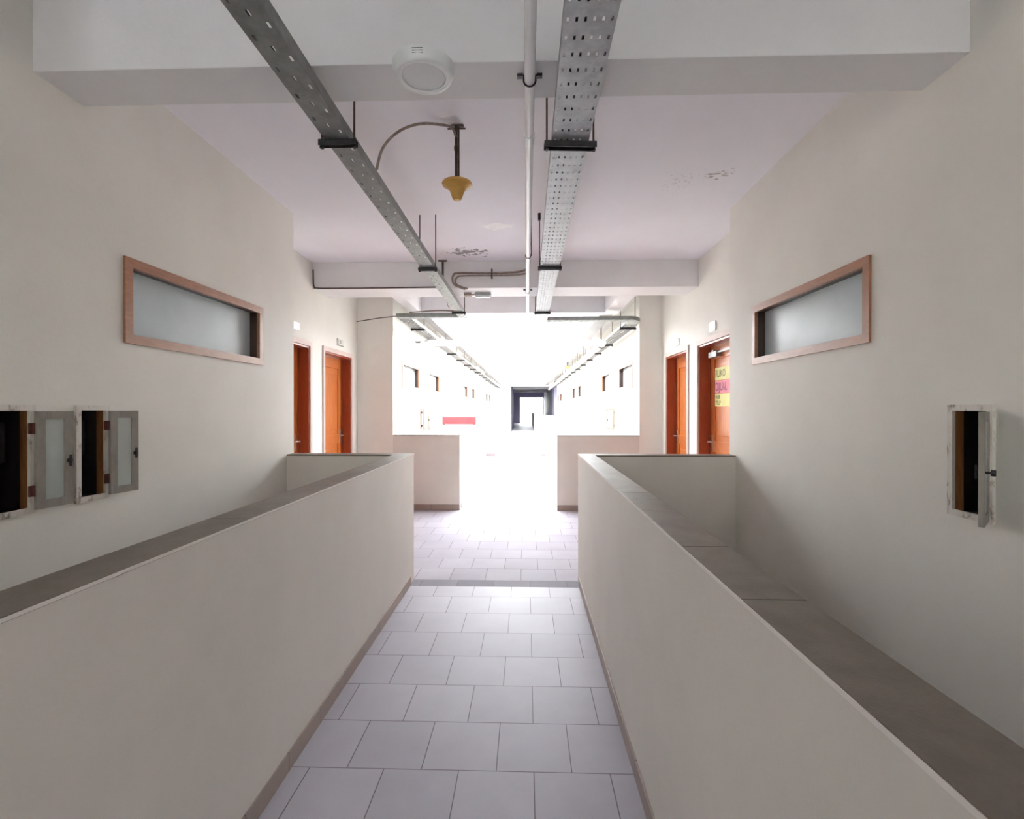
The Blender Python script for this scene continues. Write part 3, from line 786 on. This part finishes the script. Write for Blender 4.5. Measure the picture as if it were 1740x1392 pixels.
# ------------------------------------------------------------------ white ceiling pipe
root = empty('ceiling_pipe', (.012, 1.5, 2.775)); tag(root, 'slim white plastic pipe running along the ceiling between the two trays', 'pipe')
b = MB().tube([(0, y, 0) for y in (-5.2, -2, 0, 2, 4, 5.45)], .0215, 20); b.build('pipe', M['pvc'], root, True)
for y in (2.42, 5.62):
    b = MB().tube([(0, y-1.5-.045, 0), (0, y-1.5+.045, 0)], .0258, 20); b.build('coupling', M['pvc'], root, True)
def clamp(y, root):
    b = MB(); r = .0245; pts = []
    for k in range(13):
        a = PI + k/12*PI; pts.append((r*math.cos(a), y, r*math.sin(a)))
    pts = [(-r-.022, y, .021), (-r, y, .020)] + pts + [(r, y, .020), (r+.022, y, .021)]
    b.tube(pts, .0035, 8)
    b.box(-r-.026, -r-.004, y-.009, y+.009, .012, .024).box(r+.004, r+.026, y-.009, y+.009, .012, .024)
    o = b.build('pipe_clamp', M['black'], root); return o
clamp(1.99-1.5, root); clamp(5.6-1.5-.02, root)
b = MB().cyl((.028, 4.27-1.5, 0), (.028, 4.27-1.5, ZC-2.775), .004, 8); b.tube([(r_*math.cos(a), 4.27-1.5, r_*math.sin(a)) for r_, a in [(.0245, k/16*2*PI) for k in range(17)]], .003, 6)
b.build('hanging_strap', M['black'], root)

# ------------------------------------------------------------------ white rainwater pipe in the open corridor
root = empty('drain_pipe', (0, 8.4, 2.565)); tag(root, 'thick white drain pipe crossing the open corridor and running along both eaves', 'pipe')
MB().tube([(-1.78, 0, 0), (1.30, 0, 0)], .051, 20).build('cross_pipe', M['pvc'], root, True)
for x, x2, zo in ((-1.78, -1.78, 0), (1.30, 1.30, 0)):
    b = MB().tube([(x, 0, 0), (x2, .08, zo*.5), (x2, .2, zo), (x2, 20, zo)], .052, 16); b.build('side_pipe', M['pvc'], root, True)
    b = MB().tube([(x+(.16 if x < 0 else -.16), 0, 0), (x+(.05 if x < 0 else -.05), 0, 0)], .064, 16).tube([(x2, .12, zo), (x2, .26, zo)], .062, 16); b.build('pipe_elbow', M['pvc'], root, True)
b = MB(); b.tube([(1.30+.068*math.cos(a), 8.60, 2.565+.068*math.sin(a)) for a in [k/16*2*PI for k in range(17)]], .010, 6).cyl((1.30, 8.60, 2.63), (1.30, 8.60, ZC), .006, 8)
tag(b.build('pipe_strap', M['rust']), 'rusty ring strap and rod holding the right bend of the white drain pipe', 'bracket')
o = MB().box(-1.98, -1.62, 8.66, 8.78, 2.622, 2.638, .002).build('wall_bracket', M['black']); tag(o, 'dark wall bracket near the crossing white drain pipe, on the left wall', 'bracket')

# ------------------------------------------------------------------ lights
root = empty('ceiling_lamp', (-.407, 1.936, 2.7995)); tag(root, 'round white surface-mounted ceiling lamp under the big beam', 'ceiling lamp')
MB().lathe([(0, 0), (.123, 0), (.123, -.006), (.112, -.034), (.106, -.042), (.100, -.044), (.086, -.042), (.084, -.036), (0, -.036)], seg=64).build('lamp_body', M['lampwhite'], root, True)
MB().lathe([(0, -.0365), (.083, -.0365), (.082, -.0385), (0, -.040)], seg=64).build('diffuser', M['diffuser'], root, True)
b = MB()
for k in range(3): b.box(-.020, .020, -.1215+.003*k, -.1195+.003*k, -.012-.0065*k, -.0095-.0065*k)
b.build('vent_slot', M['galvdark'], root)

def pendant(loc, label):
    root = empty('pendant_lamp', loc); tag(root, label, 'lamp', 'ochre hanging lamps')
    b = MB().cyl((0, 0, 0), (0, 0, -.345), .008, 12).cyl((.014, .002, -.01), (.014, .002, -.345), .006, 10).box(-.03, .045, -.012, .012, -.006, 0, .001).box(-.05, .055, -.004, .004, -.022, -.016)
    b.cyl((0, 0, -.12), (0, 0, -.145), .012, 12)
    b.build('stem', M['rust'], root)
    pr = [(0, -.322), (.030, -.323), (.058, -.327), (.078, -.334), (.086, -.342), (.085, -.349), (.070, -.357), (.052, -.370), (.040, -.388), (.033, -.410), (.027, -.426), (.018, -.435), (0, -.436)]
    MB().lathe(pr, (.006, 0, 0), 48).build('lamp_shade', M['ochre'], root, True)
    MB().lathe([(.0855, -.335), (.0885, -.341), (.0855, -.347)], (.006, 0, 0), 48).build('shade_rim', M['ochre'], root, True)
    return root
pendant((-.412, 2.86, ZC), 'ochre yellow bell-shaped lamp hanging from a rusty rod')
p2 = pendant((1.25, 15.2, ZC-.02), 'tiny-looking ochre lamp far along the right eave of open corridor')
# conduit from pendant to the left tray
def bez(pts, n=24):
    out = []; P_ = [Vector(p) for p in pts]
    for i in range(len(P_)-1):
        p0, p1, p2_, p3 = P_[max(i-1, 0)], P_[i], P_[i+1], P_[min(i+2, len(P_)-1)]
        for k in range(n):
            t = k/n
            out.append(.5*((2*p1) + (-p0+p2_)*t + (2*p0-5*p1+4*p2_-p3)*t*t + (-p0+3*p1-3*p2_+p3)*t**3))
    out.append(P_[-1]); return out
cable(bez([(-.412, 2.858, 3.03), (-.43, 2.85, 3.075), (-.47, 2.83, 3.085), (-.60, 2.76, 3.055), (-.70, 2.68, 2.97), (-.765, 2.60, 2.84), (-.785, 2.55, 2.70)], 8), .0075,
      'curved stained conduit arching from the hanging lamp to the left tray', 'conduit', name='conduit', mat='conduit')

# ------------------------------------------------------------------ conduits and fittings on the middle beam
yb = 5.492
cable([(-2.415, yb, 3.02), (-2.412, yb, 2.86), (-2.40, yb, 2.812), (-2.30, yb, 2.806), (-1.6, yb, 2.806), (-.95, yb, 2.812)], .0075, 'brown stained conduit along the lower edge of the middle beam, left part', 'conduit', name='conduit', mat='rust')
GC = 'pair of conduits on the middle beam'
cable(bez([(.0, yb-.004, 3.005), (-.05, yb-.004, 2.985), (-.16, yb-.004, 2.970), (-.45, yb-.004, 2.966), (-.76, yb-.004, 2.968), (-.822, yb-.004, 2.945), (-.832, yb-.004, 2.88), (-.80, yb-.004, 2.83), (-.69, yb-.004, 2.783)], 8), .0105, 'upper curved conduit of the pair on the middle beam', 'conduit', GC, 'conduit', 'conduit')
cable(bez([(.0, yb-.004, 2.955), (-.1, yb-.004, 2.942), (-.3, yb-.004, 2.936), (-.70, yb-.004, 2.936), (-.778, yb-.004, 2.92), (-.800, yb-.004, 2.87), (-.77, yb-.004, 2.83), (-.66, yb-.004, 2.788)], 8), .009, 'lower curved conduit of the pair on the middle beam', 'conduit', GC, 'conduit', 'conduit')
o = MB().box(-.398, -.380, yb-.018, yb+.006, 2.905, 3.0, .002).cyl((-.389, yb-.02, 2.905), (-.389, yb+.006, 2.905), .009).cyl((-.389, yb-.02, 3.0), (-.389, yb+.006, 3.0), .009).build('conduit_clamp', M['rust']); tag(o, 'rusty clamp across the two conduits on the middle beam', 'clamp')
o = MB().box(-.948, -.926, 5.46, 5.472, 2.92, 3.09, .002).box(-.985, -.89, 5.44, 5.47, 3.088, 3.1, .001).build('rusty_bracket', M['rust']); tag(o, 'rusty strap bracket hanging from the ceiling beside the middle beam', 'bracket')
root = empty('emergency_light', (-.512, 5.75, 2.80)); tag(root, 'small white oblong lamp under the middle beam', 'lamp')
MB().box(-.095, .095, -.04, .04, -.035, 0, .008).build('lamp_body', M['galv'], root)
MB().box(-.085, .085, -.035, .035, -.055, -.033, .009).build('diffuser', M['lampwhite'], root)
o = MB().box(-.73, -.645, 5.70, 5.78, 2.762, 2.80, .006).cyl((-.645, 5.74, 2.78), (-.61, 5.74, 2.78), .009).build('junction_box', M['conduit']); tag(o, 'small stained junction box beside the oblong lamp under the middle beam', 'junction box')
cable(bez([(-1.02, 6.46, 2.78), (-1.05, 6.46, 2.83), (-1.02, 6.46, 2.875), (-.97, 6.46, 2.885)], 8), .004, 'small loose curl of black wire above the left branch tray')
cable(bez([(-.92, 6.47, 2.73), (-1.1, 6.47, 2.745), (-1.3, 6.47, 2.74), (-1.55, 6.47, 2.72)], 8), .009, 'stained conduit lying above the left branch tray', 'conduit', name='conduit', mat='conduit')
cable([(-2.41, 6.9, 2.68), (-2.0, 6.68, 2.69), (-1.74, 6.56, 2.69)], .006, 'thin rod spanning from the left wall to the branch tray', 'rod', name='thin_rod', mat='rust')

# ------------------------------------------------------------------ small far things
root = empty('banner', (-1.56, 11.37, HP)); tag(root, 'red banner board standing on the low parapet beyond the opening, left', 'banner')
MB().box(-.40, .385, -.012, .012, .01, .18, .002).build('banner_face', M['red'], root)
MB().box(-.38, -.34, -.03, .03, 0, .012).box(.32, .36, -.03, .03, 0, .012).build('foot', M['black'], root)
root = empty('hose_cabinet', (XR, 28.8, 1.17)); tag(root, 'tiny-looking red wall cabinet near the dark corridor, right wall', 'cabinet')
# wall there is the recessed wall
root.location.x = RR
MB().box(-.16, 0, -.28, .28, 0, .42, .01).build('cabinet_body', M['red'], root)
MB().box(-.166, -.16, -.2, .2, .08, .34, .003).build('cabinet_pane', M['frost'], root)
# hidden end caps: roof above the far court stays open to the sky
